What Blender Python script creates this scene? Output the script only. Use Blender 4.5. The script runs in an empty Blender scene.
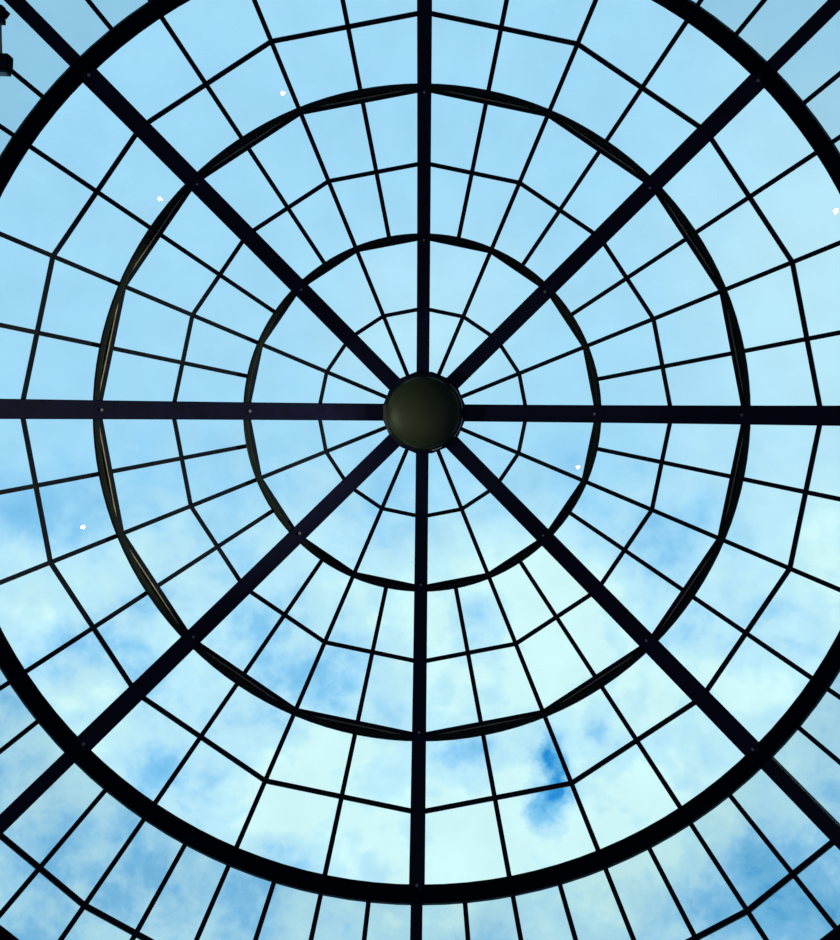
import bpy, bmesh, math, random
from mathutils import Vector
D = bpy.data
sc = bpy.context.scene
COL = sc.collection
sc.view_settings.view_transform = 'Standard'
sc.view_settings.look = 'None'
sc.view_settings.exposure = 0
sc.view_settings.gamma = 1
sc.view_settings.use_curve_mapping = False

# ---------------------------------------------------------------- the dome
F = 700.0                       # focal length in pixels of the 840 x 940 frame
U0, V0 = 430.0, 413.8           # where the zenith falls in the frame
CX, CY, CZ = 0.12, 0.02, 1.6    # camera on the hall floor, a step off the axis
APEX, RHO = 13.1, 10.0          # dome apex height, sphere radius
ZC = APEX - RHO
ROT = math.radians(0.47)
def sphere(r_img):              # radius and height on the glass for a ring seen r_img from the zenith
    k = r_img/F; b = ZC-CZ      # R = k*(b+sqrt(rho^2-R^2))
    A = 1+k*k; B = -2*k*b; Cc = k*k*(b*b-RHO*RHO)
    R = (-B+math.sqrt(B*B-4*A*Cc))/(2*A)
    # R-kb = k*sqrt(rho2-R2)
    return R, ZC+math.sqrt(RHO*RHO-R*R)
def P(R, z, a): return Vector((R*math.cos(a), R*math.sin(a), z))
CEN = Vector((0, 0, ZC))
def nrm(p): return (p-CEN).normalized()
def gp(r_img, adeg, step=22.5):
    """point of the glazing lattice: chord between the facet corners every step degrees"""
    R, z = sphere(r_img)
    i = math.floor(adeg/step+1e-6); t = adeg/step-i
    a0 = P(R, z, math.radians(i*step)+ROT)
    if t < 1e-5: return a0
    a1 = P(R, z, math.radians((i+1)*step)+ROT)
    # interpolate by angle along the chord
    half = math.radians(step/2); th = math.radians(t*step)-half
    s = 0.5+0.5*math.tan(th)/math.tan(half)
    return a0.lerp(a1, s)

# ---------------------------------------------------------------- materials
def mat(name, col, rough=.5, metal=0.0, bump=.0, var=.25, scale=6, spec=.5):
    m = D.materials.new(name); m.use_nodes = True
    nt = m.node_tree; b = nt.nodes['Principled BSDF']
    b.inputs['Roughness'].default_value = rough
    b.inputs['Metallic'].default_value = metal
    b.inputs['Specular IOR Level'].default_value = spec
    tc = nt.nodes.new('ShaderNodeTexCoord'); n = nt.nodes.new('ShaderNodeTexNoise')
    n.inputs['Scale'].default_value = scale; n.inputs['Detail'].default_value = 4
    nt.links.new(tc.outputs['Object'], n.inputs['Vector'])
    r = nt.nodes.new('ShaderNodeValToRGB')
    r.color_ramp.elements[0].position = .3; r.color_ramp.elements[1].position = .7
    r.color_ramp.elements[0].color = (*[c*(1-var) for c in col], 1)
    r.color_ramp.elements[1].color = (*[min(1, c*(1+var)) for c in col], 1)
    nt.links.new(n.outputs['Fac'], r.inputs['Fac']); nt.links.new(r.outputs['Color'], b.inputs['Base Color'])
    if bump:
        bp = nt.nodes.new('ShaderNodeBump'); bp.inputs['Strength'].default_value = bump
        nt.links.new(n.outputs['Fac'], bp.inputs['Height']); nt.links.new(bp.outputs['Normal'], b.inputs['Normal'])
    return m
M_RIB = mat('navy_black_paint', (.006, .009, .045), .45, spec=.35)
M_RING = mat('green_black_paint', (.012, .024, .018), .45, spec=.4)
M_BEAM = mat('matt_navy_beam_paint', (.006, .009, .022), .85, spec=.12)
M_MULL = mat('dark_glazing_bar_paint', (.006, .014, .028), .5, spec=.3)
M_CAP = mat('dark_olive_enamel', (.06, .085, .035), .5, var=.12, scale=2)
M_STEEL = mat('brushed_steel', (.62, .63, .62), .35, .6)
M_WHITE = mat('white_rim_glint', (.85, .86, .88), .4)
M_BOLT = mat('zinc_bolt', (.5, .5, .52), .4, .5)

M_LIT_FIN = mat('pale_gold_lit_fin', (.70, .64, .42), .5)
M_HOUSE = mat('black_lamp_housing', (.006, .007, .012), .5)
M_POLE = mat('cream_rod_paint', (.75, .68, .52), .5)
M_LENS = mat('teal_lamp_lens', (.03, .16, .19), .15)
def milky_strip(name, col):         # translucent milky colour that lets some daylight through
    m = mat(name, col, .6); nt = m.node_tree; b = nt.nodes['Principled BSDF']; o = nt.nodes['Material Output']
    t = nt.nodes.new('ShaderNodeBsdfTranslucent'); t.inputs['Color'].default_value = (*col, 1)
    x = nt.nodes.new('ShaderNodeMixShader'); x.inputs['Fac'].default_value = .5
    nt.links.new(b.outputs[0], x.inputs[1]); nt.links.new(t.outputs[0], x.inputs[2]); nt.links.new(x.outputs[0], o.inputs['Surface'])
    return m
def glass(name, tint, gl=.05):
    m = D.materials.new(name); m.use_nodes = True; nt = m.node_tree
    nt.nodes.clear()
    o = nt.nodes.new('ShaderNodeOutputMaterial'); mx = nt.nodes.new('ShaderNodeMixShader')
    t = nt.nodes.new('ShaderNodeBsdfTransparent'); g = nt.nodes.new('ShaderNodeBsdfGlossy')
    f = nt.nodes.new('ShaderNodeFresnel'); f.inputs['IOR'].default_value = 1.45
    g.inputs['Roughness'].default_value = .0
    n = nt.nodes.new('ShaderNodeTexNoise'); n.inputs['Scale'].default_value = 1.3; n.inputs['Detail'].default_value = 5
    tc = nt.nodes.new('ShaderNodeTexCoord'); nt.links.new(tc.outputs['Object'], n.inputs['Vector'])
    r = nt.nodes.new('ShaderNodeValToRGB')          # faint film of dust and dried rain on the panes
    r.color_ramp.elements[0].position = .35; r.color_ramp.elements[1].position = .7
    r.color_ramp.elements[0].color = (*tint, 1); r.color_ramp.elements[1].color = (*[c*.965 for c in tint], 1)
    nt.links.new(n.outputs['Fac'], r.inputs['Fac']); nt.links.new(r.outputs['Color'], t.inputs['Color'])
    nt.links.new(f.outputs['Fac'], mx.inputs['Fac'])
    nt.links.new(t.outputs[0], mx.inputs[1]); nt.links.new(g.outputs[0], mx.inputs[2])
    nt.links.new(mx.outputs[0], o.inputs['Surface'])
    return m
M_GLASS = glass('clear_glass', (.985, .99, .99))
M_GLASS2 = glass('grey_tinted_glass', (.87, .90, .91))

M_LIT_SIDE = milky_strip('milky_lit_side', (.62, .62, .56))
# ---------------------------------------------------------------- helpers
def obj(name, bm, m, parent=None, smooth=False):
    me = D.meshes.new(name); bmesh.ops.recalc_face_normals(bm, faces=bm.faces)
    bm.to_mesh(me); bm.free()
    me.materials.append(m)
    if smooth:
        for p in me.polygons: p.use_smooth = True
    o = D.objects.new(name, me); COL.objects.link(o)
    if parent: o.parent = parent
    return o
def sweep(bm, pts, w, d_in, d_out, closed=False, ups=None, bev=0.0):
    """box section along pts: width w across, from d_in below the glass to d_out above it"""
    n = len(pts); rings = []
    for i, p in enumerate(pts):
        a = pts[i-1] if (i > 0 or closed) else p
        b = pts[(i+1) % n] if (i < n-1 or closed) else p
        t1 = (p-a).normalized() if (p-a).length > 1e-9 else None
        t2 = (b-p).normalized() if (b-p).length > 1e-9 else None
        if t1 is None: t1 = t2
        if t2 is None: t2 = t1
        t = (t1+t2).normalized()
        up = ups[i] if ups else nrm(p)
        up = (up-t*up.dot(t)).normalized()
        s = t.cross(up); k = 1/max(.5, t.dot(t1))
        h = w/2*k
        if bev:
            e = bev
            prof = [(-h, d_out), (h, d_out), (h, -d_in+e), (h-e, -d_in), (-h+e, -d_in), (-h, -d_in+e)]
        else:
            prof = [(-h, d_out), (h, d_out), (h, -d_in), (-h, -d_in)]
        rings.append([bm.verts.new(p+s*x+up*y) for x, y in prof])
    m = len(rings[0])
    for i in range(n if closed else n-1):
        A, B = rings[i], rings[(i+1) % n]
        for j in range(m): bm.faces.new((A[j], A[(j+1) % m], B[(j+1) % m], B[j]))
    if not closed:
        bm.faces.new(rings[0]); bm.faces.new(rings[-1])
def tube(bm, pts, r, closed=False, seg=10):
    n = len(pts); rings = []
    for i, p in enumerate(pts):
        a = pts[i-1] if (i > 0 or closed) else p
        b = pts[(i+1) % n] if (i < n-1 or closed) else p
        t = (b-a).normalized(); up = Vector((0, 0, 1)) if abs(t.z) < .9 else Vector((1, 0, 0))
        s = t.cross(up).normalized(); u = s.cross(t)
        rings.append([bm.verts.new(p+(s*math.cos(2*math.pi*j/seg)+u*math.sin(2*math.pi*j/seg))*r) for j in range(seg)])
    for i in range(n if closed else n-1):
        A, B = rings[i], rings[(i+1) % n]
        for j in range(seg): bm.faces.new((A[j], A[(j+1) % seg], B[(j+1) % seg], B[j]))
    if not closed: bm.faces.new(rings[0]); bm.faces.new(rings[-1])
def lathe(bm, prof, seg=48, off=0.0, closed=True):
    rings = []
    for r, z in prof:
        if r < 1e-6: rings.append([bm.verts.new((0, 0, z))])
        else: rings.append([bm.verts.new((r*math.cos(2*math.pi*(j+off)/seg), r*math.sin(2*math.pi*(j+off)/seg), z)) for j in range(seg)])
    N = len(rings)
    for i in range(N if closed else N-1):
        A, B = rings[i], rings[(i+1) % N]
        for j in range(seg):
            k = (j+1) % seg
            if len(A) == 1 and len(B) == 1: break
            if len(A) == 1: bm.faces.new((A[0], B[j], B[k]))
            elif len(B) == 1: bm.faces.new((A[j], A[k], B[0]))
            else: bm.faces.new((A[j], A[k], B[k], B[j]))
def box(bm, c, s, rz=0.0):
    vs = []
    for x in (-1, 1):
        for y in (-1, 1):
            for z in (-1, 1):
                dx, dy = x*s[0]/2, y*s[1]/2
                vs.append(bm.verts.new((c[0]+dx*math.cos(rz)-dy*math.sin(rz), c[1]+dx*math.sin(rz)+dy*math.cos(rz), c[2]+z*s[2]/2)))
    for f in ((0,1,3,2),(4,6,7,5),(0,4,5,1),(2,3,7,6),(0,2,6,4),(1,5,7,3)): bm.faces.new([vs[i] for i in f])
def thing(name, label, cat, loc=(0, 0, 0), group=None):
    o = D.objects.new(name, None); COL.objects.link(o); o.location = loc
    o.empty_display_size = .2
    o['label'] = label; o['category'] = cat; o['kind'] = 'thing'
    if group: o['group'] = group
    return o
def settle(o, loc):
    """put the thing's origin at loc while its parts keep their place"""
    o.location = loc
    for c in o.children:
        c.location = c.location-Vector(loc)

# measured rings
R_HUB, R_A, R_1, R_B, R_2, R_C, R_3, R_D, R_4 = 41, 104.2, 175, 249.6, 323.5, 400.3, 484.3, 597, 676
RIBW = {0: .275, 45: .255, 90: .205, 135: .255, 180: .275, 225: .255, 270: .205, 315: .255}   # across, metres
RIBW2 = {k: v*.74 for k, v in RIBW.items()}

# ---------------------------------------------------------------- main ribs
RIBNAME = {0: 'horizontal rib running right', 45: 'diagonal rib running down to the right', 90: 'vertical rib running down',
           135: 'diagonal rib running down to the left', 180: 'horizontal rib running left', 225: 'diagonal rib running up to the left',
           270: 'vertical rib running up', 315: 'diagonal rib running up to the right'}
def rib(a):
    w = RIBW[a]; w2 = RIBW2[a]
    t = thing('main_rib', 'thick navy-black steel '+RIBNAME[a]+' from the dome hub', 'rib', group='eight main ribs of the dome')
    n = 26
    bm = bmesh.new()
    pts = [gp(36+(R_3-36)*i/n, a) for i in range(n+1)]
    sweep(bm, pts, w, .26, .03, bev=.012)
    obj('upper_beam', bm, M_RIB, t)
    bm = bmesh.new()
    pts2 = [gp(R_3+(R_4+8-R_3)*i/10, a) for i in range(11)]
    sweep(bm, pts2, w2, .22, .03, bev=.01)
    low = obj('lower_beam', bm, M_RIB, t)
    if a == 45:     # pale strip painted in as the lit side of the lower beam
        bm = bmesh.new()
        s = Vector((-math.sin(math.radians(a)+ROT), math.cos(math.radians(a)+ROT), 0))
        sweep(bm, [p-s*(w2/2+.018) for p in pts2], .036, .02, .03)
        so = obj('lit_side_strip', bm, M_LIT_SIDE, t); so['label'] = 'pale strip painted as the lit side of the rib'
    for r in (R_1, R_2, R_3):
        p = gp(r-9 if r == R_3 else r-2, a); u = nrm(p)
        bm = bmesh.new()
        q = p-u*(.26 if r != R_3 else .26)
        prof = [(0, -.035), (.018, -.033), (.026, -.018), (.026, 0), (0, 0)]
        lathe(bm, prof, 6, closed=False)
        ob = obj('bolt', bm, M_BOLT, t)
        ob.rotation_mode = 'QUATERNION'; ob.rotation_quaternion = Vector((0, 0, 1)).rotation_difference(u)
        ob.location = q
    settle(t, gp(R_4, a))
for a in range(0, 360, 45): rib(a)

# ---------------------------------------------------------------- rings
def ring(r_img, label, drop, kind, rr, dr=0.0, railw=.06, radd=0):
    t = thing('ring_beam', label, 'ring', group=None)
    R, z = sphere(r_img+radd)
    n = 128
    if kind == 'tube':
        bm = bmesh.new(); pts = []
        for i in range(n):
            p = P(R, z, 2*math.pi*i/n); p = p-nrm(p)*drop
            pts.append(p)
        sweep(bm, pts, rr*2, rr, rr, closed=True, bev=.02)
        obj('curved_tube', bm, M_RING, t)
    else:
        bm = bmesh.new(); pts = [P(R, z, 2*math.pi*i/n) for i in range(n)]
        sweep(bm, pts, rr, drop, .015, closed=True, bev=.012)
        obj('box_beam', bm, M_BEAM, t)
        bm = bmesh.new()      # inner lip
        R2 = R-rr/2*math.cos(math.asin(R/RHO))-.012
        z2 = ZC+math.sqrt(RHO**2-R2**2)
        pts = [P(R2, z2, 2*math.pi*i/n) for i in range(n)]
        sweep(bm, pts, .03, drop*.35, .0, closed=True)
        obj('inner_lip', bm, M_RING, t)
    if railw:
        bm = bmesh.new(); pts = [gp(r_img, 22.5*i) for i in range(16)]
        sweep(bm, pts, railw, .09, .03, closed=True)
        obj('glazing_rail', bm, M_MULL, t)
        # plate that closes the bow between the curved tube and the straight rail
        bm = bmesh.new(); m = 16*8; A = []; B = []
        for i in range(m):
            c = gp(r_img, 22.5*i/8); th = math.atan2(c.y, c.x); o = P(R, z, th)
            o = o-nrm(o)*.10; c = c-nrm(c)*.05
            A.append((bm.verts.new(c), bm.verts.new(c+nrm(c)*.012))); B.append((bm.verts.new(o), bm.verts.new(o+nrm(o)*.012)))
        for i in range(m):
            j = (i+1) % m
            bm.faces.new((A[i][0], A[j][0], B[j][0], B[i][0])); bm.faces.new((A[i][1], A[j][1], B[j][1], B[i][1]))
            bm.faces.new((A[i][0], A[j][0], A[j][1], A[i][1])); bm.faces.new((B[i][0], B[j][0], B[j][1], B[i][1]))
        obj('closing_plate', bm, M_RING, t)
        # upright fin added facing the hub, its pale gold standing in for lit ring faces
        bm = bmesh.new(); pts = [gp(r_img+3.0, 22.5*i) for i in range(16)]
        sweep(bm, pts, .014, .15, .0, closed=True)
        obj('lit_fin', bm, M_LIT_FIN, t)
    settle(t, (0, 0, z))
ring(R_1, 'smallest dark ring beam, first one out from the olive hub cap', .20, 'tube', .041, radd=2)
ring(R_2, 'middle slender dark ring beam of the dome, between smallest and heavy rings', .20, 'tube', .043, radd=3.2)
ring(R_3, 'widest complete ring, heavy black box beam crossing the frame corners', .26, 'box', .19, railw=None)
ring(R_4+10, 'outermost black base ring just showing at the bottom corners', .35, 'box', .30, railw=None)

# ---------------------------------------------------------------- hub
Rh, zh = sphere(R_HUB)
hub = thing('dome_hub', 'round dark hub with olive domed cap where all ribs meet', 'hub', (.025, 0, APEX-.3))
bm = bmesh.new()
lathe(bm, [(0, .36), (.55, .36), (.655, .30), (.665, -.02), (.60, -.06), (0, -.06)], 16, off=.5, closed=False)
obj('hub_drum', bm, M_RIB, hub)
bm = bmesh.new()
lathe(bm, [(.545, -.06), (.60, -.06), (.605, -.10), (.59, -.115), (.545, -.115)], 64)
obj('trim_ring', bm, M_RING, hub, True)
for a0, a1 in ((-48, -6), (8, 40), (62, 78)):  # white arcs painted in for the sky's glint on the right rim
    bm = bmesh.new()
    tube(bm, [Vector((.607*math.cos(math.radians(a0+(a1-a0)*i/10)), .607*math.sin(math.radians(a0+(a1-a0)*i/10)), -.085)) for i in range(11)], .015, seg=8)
    glint_arc = obj('rim_glint', bm, M_WHITE, hub, True); glint_arc['label'] = 'white arc painted as a sky glint on the hub rim'
bm = bmesh.new()
prof = [(.575, -.075)]
for i in range(0, 13):
    th = math.radians(90*i/12); prof.append((.575*math.cos(th)+.0, -.115-.24*math.sin(th)))
prof[-1] = (0, prof[-1][1])
lathe(bm, prof, 64, closed=False)
obj('domed_cap', bm, M_CAP, hub, True)
bm = bmesh.new()
lathe(bm, [(0, .40), (.5, .40), (.42, .50), (.16, .60), (.08, .85), (0, .9)], 32, closed=False)
obj('roof_finial', bm, M_RIB, hub, True)

# ---------------------------------------------------------------- glazing between the ribs
SECT = {0: ('right', 'lower right'), 45: ('lower right', 'bottom'), 90: ('bottom', 'lower left'), 135: ('lower left', 'left'),
        180: ('left', 'upper left'), 225: ('upper left', 'top'), 270: ('top', 'upper right'), 315: ('upper right', 'right')}
def trim_to_rib(p, q, w):        # move p towards q until it clears half the rib's width
    d = q-p; L = d.length
    return p+d*(w/2/L)
LAMP = Vector((2.0, .8, 4.2)); EYE = Vector((CX, CY, CZ))
GLINT_AT = [(283, 93), (160, 199), (735, 91), (83, 527), (836, 211), (578, 467)]  # frame spots where glints are aimed by tilting the pane
def pane_tilt(q, c, u):
    """a few panes are turned on purpose so the hanging hall lamp glints at set spots"""
    n = ((q[2]-q[0]).cross(q[3]-q[1])).normalized()
    if n.dot(u) < 0: n = -n
    pix = [(U0+F*(p.x-CX)/(p.z-CZ), V0+F*(p.y-CY)/(p.z-CZ)) for p in q]
    for x, y in GLINT_AT:
        cr = [(pix[(j+1) % 4][0]-pix[j][0])*(y-pix[j][1])-(pix[(j+1) % 4][1]-pix[j][1])*(x-pix[j][0]) for j in range(4)]
        if min(cr) > 0 or max(cr) < 0:
            d = Vector(((x-U0)/F, (y-V0)/F, 1)).normalized()
            b = n; h = c
            for _ in range(8):          # the pane turns about its centre, so settle the hit point too
                h = EYE+d*((c-u*.02-EYE).dot(b)/d.dot(b))
                b = ((h-EYE).normalized()+(h-LAMP).normalized()).normalized()
            return n.rotation_difference(b)
    return None
def bay(a, r0, rm, r1, div, label, gm, step, mw, ribw, cat, grp, pad0=0, pad1=0):
    t = thing('glazing_panel', label, cat, group=grp)
    A = [a+45*i/div for i in range(div+1)]
    rads = [r0+pad0, rm, r1-pad1]
    def node(r, i, shrink=0):
        p = gp(r, A[i], step)
        if i == 0: p = trim_to_rib(p, gp(r, A[1], step), ribw[a % 360]+shrink)
        if i == div: p = trim_to_rib(p, gp(r, A[div-1], step), ribw[(a+45) % 360]+shrink)
        return p
    # glass: one flat pane per opening, 12 mm thick
    bm = bmesh.new()
    for k in range(2):
        for i in range(div):
            q = [node(rads[k], i), node(rads[k], i+1), node(rads[k+1], i+1), node(rads[k+1], i)]
            c = sum(q, Vector())/4; u = nrm(c)
            tilt = pane_tilt(q, c, u)
            q = [c+(v-c)*.995 for v in q]
            if tilt: q = [c+tilt@(v-c)-u*.02 for v in q]; u = tilt@u
            lo = [bm.verts.new(v-u*.006) for v in q]; hi = [bm.verts.new(v+u*.006) for v in q]
            bm.faces.new(lo); bm.faces.new(hi)
            for j in range(4): bm.faces.new((lo[j], lo[(j+1) % 4], hi[(j+1) % 4], hi[j]))
    obj('glass', bm, gm, t)
    for i in range(1, div):
        bm = bmesh.new()
        sweep(bm, [node(r, i) for r in rads], mw, .07, .02)
        obj('mullion', bm, M_MULL, t)
    bm = bmesh.new()
    sweep(bm, [node(rm, i) for i in range(div+1)], mw*.95, .055, .018)
    obj('cross_bar', bm, M_MULL, t)
    settle(t, gp(r1, a+22.5, 22.5))
W1 = .066
for a in range(0, 360, 45):
    n0, n1 = SECT[a]
    bay(a, 37, R_A, R_1, 2, f'innermost glazing panel touching the hub, between the {n0} and {n1} ribs', M_GLASS, 22.5, W1, RIBW,
        'glazing panel', 'innermost glazing panels')
    bay(a, R_1, R_B, R_2, 4, f'glazing panel between smallest and middle rings, from {n0} rib to {n1} rib', M_GLASS, 22.5, W1, RIBW,
        'glazing panel', 'glazing panels between smallest and middle rings')
    bay(a, R_2, R_C, R_3, 4, f'glazing panel inside the heavy ring, from {n0} rib to {n1} rib', M_GLASS, 22.5, W1, RIBW,
        'glazing panel', 'glazing panels inside the heavy ring')
    bay(a, R_3, R_D, R_4, 8, f'greyer close-barred glazing outside the heavy ring, from {n0} rib to {n1} rib', M_GLASS2, 11.25, .062, RIBW2,
        'glazing panel', 'glazing panels outside the heavy ring')

# ---------------------------------------------------------------- small floodlight clamped near the upper left edge
def at(u, v, z): h = z-CZ; return Vector(((u-U0)*h/F+CX, (v-V0)*h/F+CY, z))
zf = 9.75
fl = thing('floodlight', 'small black floodlight with pale rod, clamped at the far upper left corner', 'floodlight')
c = at(-2, 63.5, zf)
bm = bmesh.new(); box(bm, c, (.30, .20, .12), .03)
bmesh.ops.bevel(bm, geom=bm.edges[:], offset=.015, segments=2, affect='EDGES')
hs = obj('housing', bm, M_HOUSE, fl)
bm = bmesh.new(); box(bm, c+Vector((-.01, .112, .0)), (.27, .025, .10), .03); obj('lens', bm, M_LENS, fl)
m_ = at(0, 15, zf+.1)
bm = bmesh.new(); tube(bm, [at(1, 57, zf), at(.5, 40, zf+.05), at(0, 22, zf+.1)], .016); obj('rod', bm, M_POLE, fl)
bm = bmesh.new(); box(bm, m_, (.09, .20, .08), .0); box(bm, at(4, 13, zf+.1), (.09, .08, .06), .6)
obj('clamp', bm, M_HOUSE, fl)
bm = bmesh.new()
e = gp(560, 225); 
tube(bm, [m_, at(-10, 3, zf+.2), gp(570, 219.4, 11.25)-nrm(e)*.05], .03); obj('bracket_arm', bm, M_HOUSE, fl)
settle(fl, tuple(m_))

# ---------------------------------------------------------------- sky
w = D.worlds.new('sky'); sc.world = w; w.use_nodes = True; nt = w.node_tree; nt.nodes.clear()
N = nt.nodes.new; Lk = nt.links.new
out = N('ShaderNodeOutputWorld'); bg = N('ShaderNodeBackground'); Lk(bg.outputs[0], out.inputs[0])
tc = N('ShaderNodeTexCoord'); sep = N('ShaderNodeSeparateXYZ'); Lk(tc.outputs['Generated'], sep.inputs[0])
def mth(op, a, b=None, c=None, clamp=False):
    n = N('ShaderNodeMath'); n.operation = op; n.use_clamp = clamp
    for i, v in enumerate((a, b, c)):
        if v is None: continue
        if isinstance(v, (int, float)): n.inputs[i].default_value = v
        else: Lk(v, n.inputs[i])
    return n.outputs[0]
zz = mth('MAXIMUM', sep.outputs[2], .06)
px = mth('DIVIDE', sep.outputs[0], zz); py = mth('DIVIDE', sep.outputs[1], zz)   # the cloud deck as a flat layer overhead
cmb = N('ShaderNodeCombineXYZ'); Lk(px, cmb.inputs[0]); Lk(py, cmb.inputs[1])
def noise(scale, detail, rough, dist=0, off=(0, 0, 0), vec=None, color=False):
    mp = N('ShaderNodeMapping'); mp.inputs['Location'].default_value = off; Lk(vec or cmb.outputs[0], mp.inputs[0])
    n = N('ShaderNodeTexNoise'); n.inputs['Scale'].default_value = scale; n.inputs['Detail'].default_value = detail
    n.inputs['Roughness'].default_value = rough; n.inputs['Distortion'].default_value = dist
    Lk(mp.outputs[0], n.inputs['Vector']); return n.outputs['Color' if color else 'Fac']
# warp the layer a little so the cloud masses have ragged edges
wn = noise(7, 6, .6, off=(3, 1, 2), color=True)
ws = N('ShaderNodeVectorMath'); ws.operation = 'SUBTRACT'; Lk(wn, ws.inputs[0]); ws.inputs[1].default_value = (.5, .5, .5)
wm = N('ShaderNodeVectorMath'); wm.operation = 'SCALE'; Lk(ws.outputs[0], wm.inputs[0]); wm.inputs['Scale'].default_value = .16
wa = N('ShaderNodeVectorMath'); wa.operation = 'ADD'; Lk(cmb.outputs[0], wa.inputs[0]); Lk(wm.outputs[0], wa.inputs[1])
sw = N('ShaderNodeSeparateXYZ'); Lk(wa.outputs[0], sw.inputs[0])
def blob(u, v, ru, rv, rot=0, soft=1.0):
    """soft elliptical patch of the cloud layer, 1 inside falling to 0"""
    x0, y0 = (u-U0)/F, (v-V0)/F
    dx = mth('SUBTRACT', sw.outputs[0], x0); dy = mth('SUBTRACT', sw.outputs[1], y0)
    c, s = math.cos(math.radians(rot)), math.sin(math.radians(rot))
    a = mth('ADD', mth('MULTIPLY', dx, c*F/ru), mth('MULTIPLY', dy, s*F/ru))
    b = mth('ADD', mth('MULTIPLY', dx, -s*F/rv), mth('MULTIPLY', dy, c*F/rv))
    d2 = mth('ADD', mth('MULTIPLY', a, a), mth('MULTIPLY', b, b))
    return mth('POWER', 2.718, mth('MULTIPLY', d2, -1.0*soft))
def total(items):
    acc = None
    for (wgt, *b) in items:
        t = mth('MULTIPLY', blob(*b), wgt); acc = t if acc is None else mth('ADD', acc, t)
    return acc
# whiteness: (weight, u, v, radius u, radius v, rotation)
white = total([(.6, 560, 690, 170, 110, 10), (.7, 440, 830, 190, 70, 5), (.3, 740, 690, 110, 90, -30), (.45, 380, 610, 110, 60, 30),
               (.45, 640, 840, 90, 60, 0), (.55, 30, 590, 60, 60, 0), (.5, 110, 740, 70, 80, 20), (.45, 270, 810, 80, 60, 30),
               (.5, 830, 560, 60, 70, 0), (.35, 480, 900, 200, 60, 0), (.25, 180, 640, 80, 50, -30), (.5, 560, 600, 80, 60, 30),
               (.4, 140, 560, 60, 30, 0), (.3, 760, 800, 60, 50, 0), (.35, 330, 740, 60, 50, 0), (.3, 840, 330, 160, 260, 0), (.22, 430, 330, 110, 90, 0)])
blue = total([(1.35, 541, 797, 20, 32, 8), (.75, 545, 768, 13, 26, 5), (.55, 795, 890, 60, 60, 0), (.28, 335, 695, 28, 24, 0), (.55, 475, 625, 22, 36, -30),
              (.35, 50, 640, 50, 40, 30), (.3, 30, 515, 60, 34, 0), (.4, 150, 770, 50, 45, -40), (.35, 215, 780, 30, 22, 0),
              (.4, 590, 745, 30, 26, 0), (.1, 290, 870, 50, 34, 0), (.32, 690, 640, 45, 30, -30), (.3, 640, 750, 20, 16, 0),
              (.22, 120, 660, 40, 30, 30), (.5, 715, 768, 18, 22, 20), (.5, 598, 650, 18, 34, 20), (.35, 490, 690, 24, 30, 0), (.4, 660, 560, 50, 40, 20), (.5, 760, 850, 45, 40, 20), (.3, 600, 810, 40, 20, 0), (.35, 578, 690, 26, 14, -30), (.3, 55, 850, 60, 50, 0), (.25, 350, 880, 50, 34, 0),
              (.3, 350, 650, 26, 40, 20), (.3, 470, 760, 40, 24, 0)])
fb = noise(4.2, 8, .58, .4, (5.2, 1.3, .7)); fb2 = noise(11, 6, .6, .3, (1.2, 7.3, .2))
fb3 = noise(24, 5, .6, .2, (4.1, 2.2, .9))
fbm = mth('ADD', mth('MULTIPLY', mth('SUBTRACT', fb3, .5), .45), mth('ADD', mth('MULTIPLY', mth('SUBTRACT', fb, .5), 1.0), mth('MULTIPLY', mth('SUBTRACT', fb2, .5), .85)))
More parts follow.
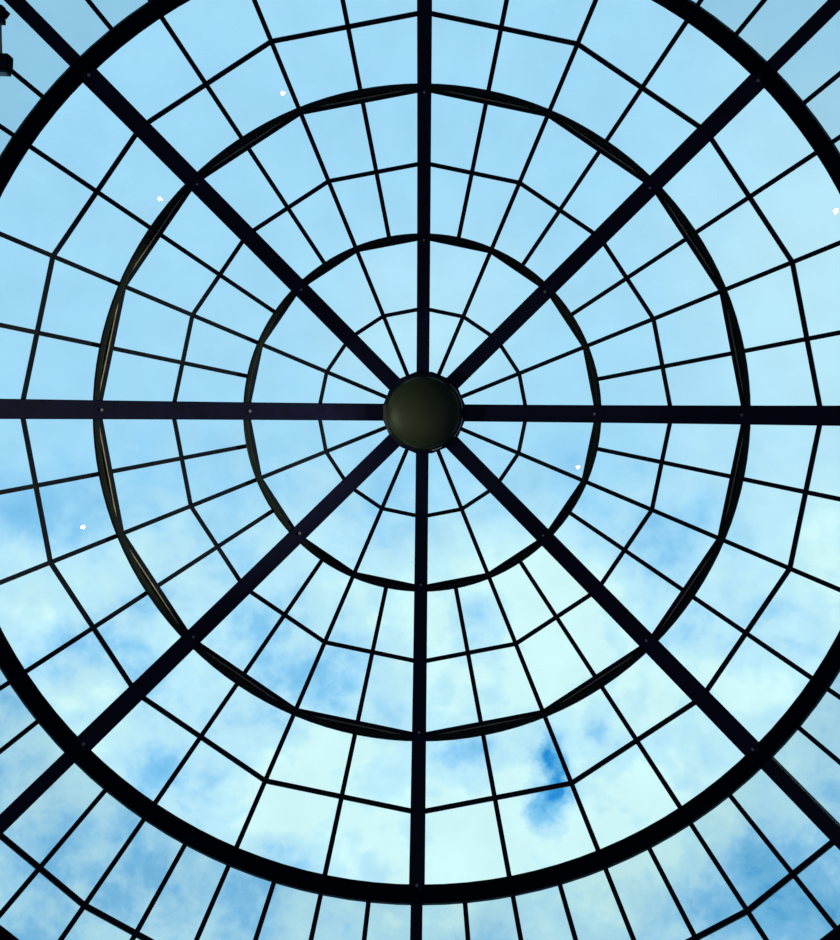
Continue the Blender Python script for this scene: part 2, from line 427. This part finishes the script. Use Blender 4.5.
# clouds are textured, the open sky is smooth
cloudy = mth('MULTIPLY', mth('ADD', py, .0), 3.2, clamp=True)
ns = mth('MULTIPLY', fbm, mth('ADD', mth('MULTIPLY', cloudy, 1.85), .10))
val = mth('ADD', mth('SUBTRACT', mth('ADD', white, ns), blue), .30)
ramp = N('ShaderNodeValToRGB'); Lk(mth('MULTIPLY', mth('ADD', val, 1.0), .5), ramp.inputs['Fac'])
def lin(r, g, b):
    return tuple(((c/255)/12.92 if c/255 <= .04045 else ((c/255+.055)/1.055)**2.4) for c in (r, g, b))+(1,)
e = ramp.color_ramp.elements
stops = [(0.02, (20, 120, 205)), (.22, (45, 150, 222)), (.42, (116, 194, 237)), (.56, (140, 206, 246)), (.65, (164, 221, 251)),
         (.76, (186, 234, 253)), (.89, (196, 243, 254)), (1.0, (213, 253, 255))]
while len(e) < len(stops): e.new(.5)
for k, (p, c) in zip(e, stops): k.position = p
for k, (p, c) in zip(e, stops): k.color = lin(*c)
# ground and lower walls of the hall: dim below the horizon
hz = mth('MULTIPLY', mth('ADD', sep.outputs[2], .02), 20, clamp=True)
mx = N('ShaderNodeMix'); mx.data_type = 'RGBA'; Lk(hz, mx.inputs['Factor'])
mx.inputs['A'].default_value = (.022, .030, .055, 1); Lk(ramp.outputs['Color'], mx.inputs['B'])
Lk(mx.outputs['Result'], bg.inputs['Color']); bg.inputs['Strength'].default_value = 1.08

# ---------------------------------------------------------------- hall lamps below (the glints in the panes are their reflections)
def lamp(loc, power, col, r=.05):
    l = D.lights.new('hall_lamp', 'POINT'); l.energy = power; l.color = col; l.shadow_soft_size = r
    o = D.objects.new('hall_lamp', l); COL.objects.link(o); o.location = loc; return o
cam_p = Vector((CX, CY, CZ))
lamp(LAMP, 12, (1, .97, .9), .06)
# warm side spots: one for the hub cap, one added to brighten ring sides
def spot(loc, aim, power, col, deg, r=.25):
    l = D.lights.new('side_spot', 'SPOT'); l.energy = power; l.color = col; l.spot_size = math.radians(deg)
    l.spot_blend = .4; l.shadow_soft_size = r
    o = D.objects.new('side_spot', l); COL.objects.link(o); o.location = loc
    o.rotation_euler = (Vector(aim)-o.location).to_track_quat('-Z', 'Y').to_euler()
spot((-7.3, 1.6, 9.0), (0, 0, 12.7), 620, (.95, 1, .72), 24)
spot((7.4, .8, 8.2), (-3.9, .3, 11.6), 2700, (1, .93, .72), 27)  # unseen spot added to pick out the pale fin on the left rings

# ---------------------------------------------------------------- camera
cam = D.cameras.new('camera'); co = D.objects.new('camera', cam); COL.objects.link(co)
co.location = cam_p; co.rotation_euler = (math.pi, 0, 0)
cam.sensor_width = 36; cam.sensor_fit = 'AUTO'; cam.lens = 36*F/940
cam.shift_x = (420-U0)/940; cam.shift_y = (V0-470)/940
sc.camera = co
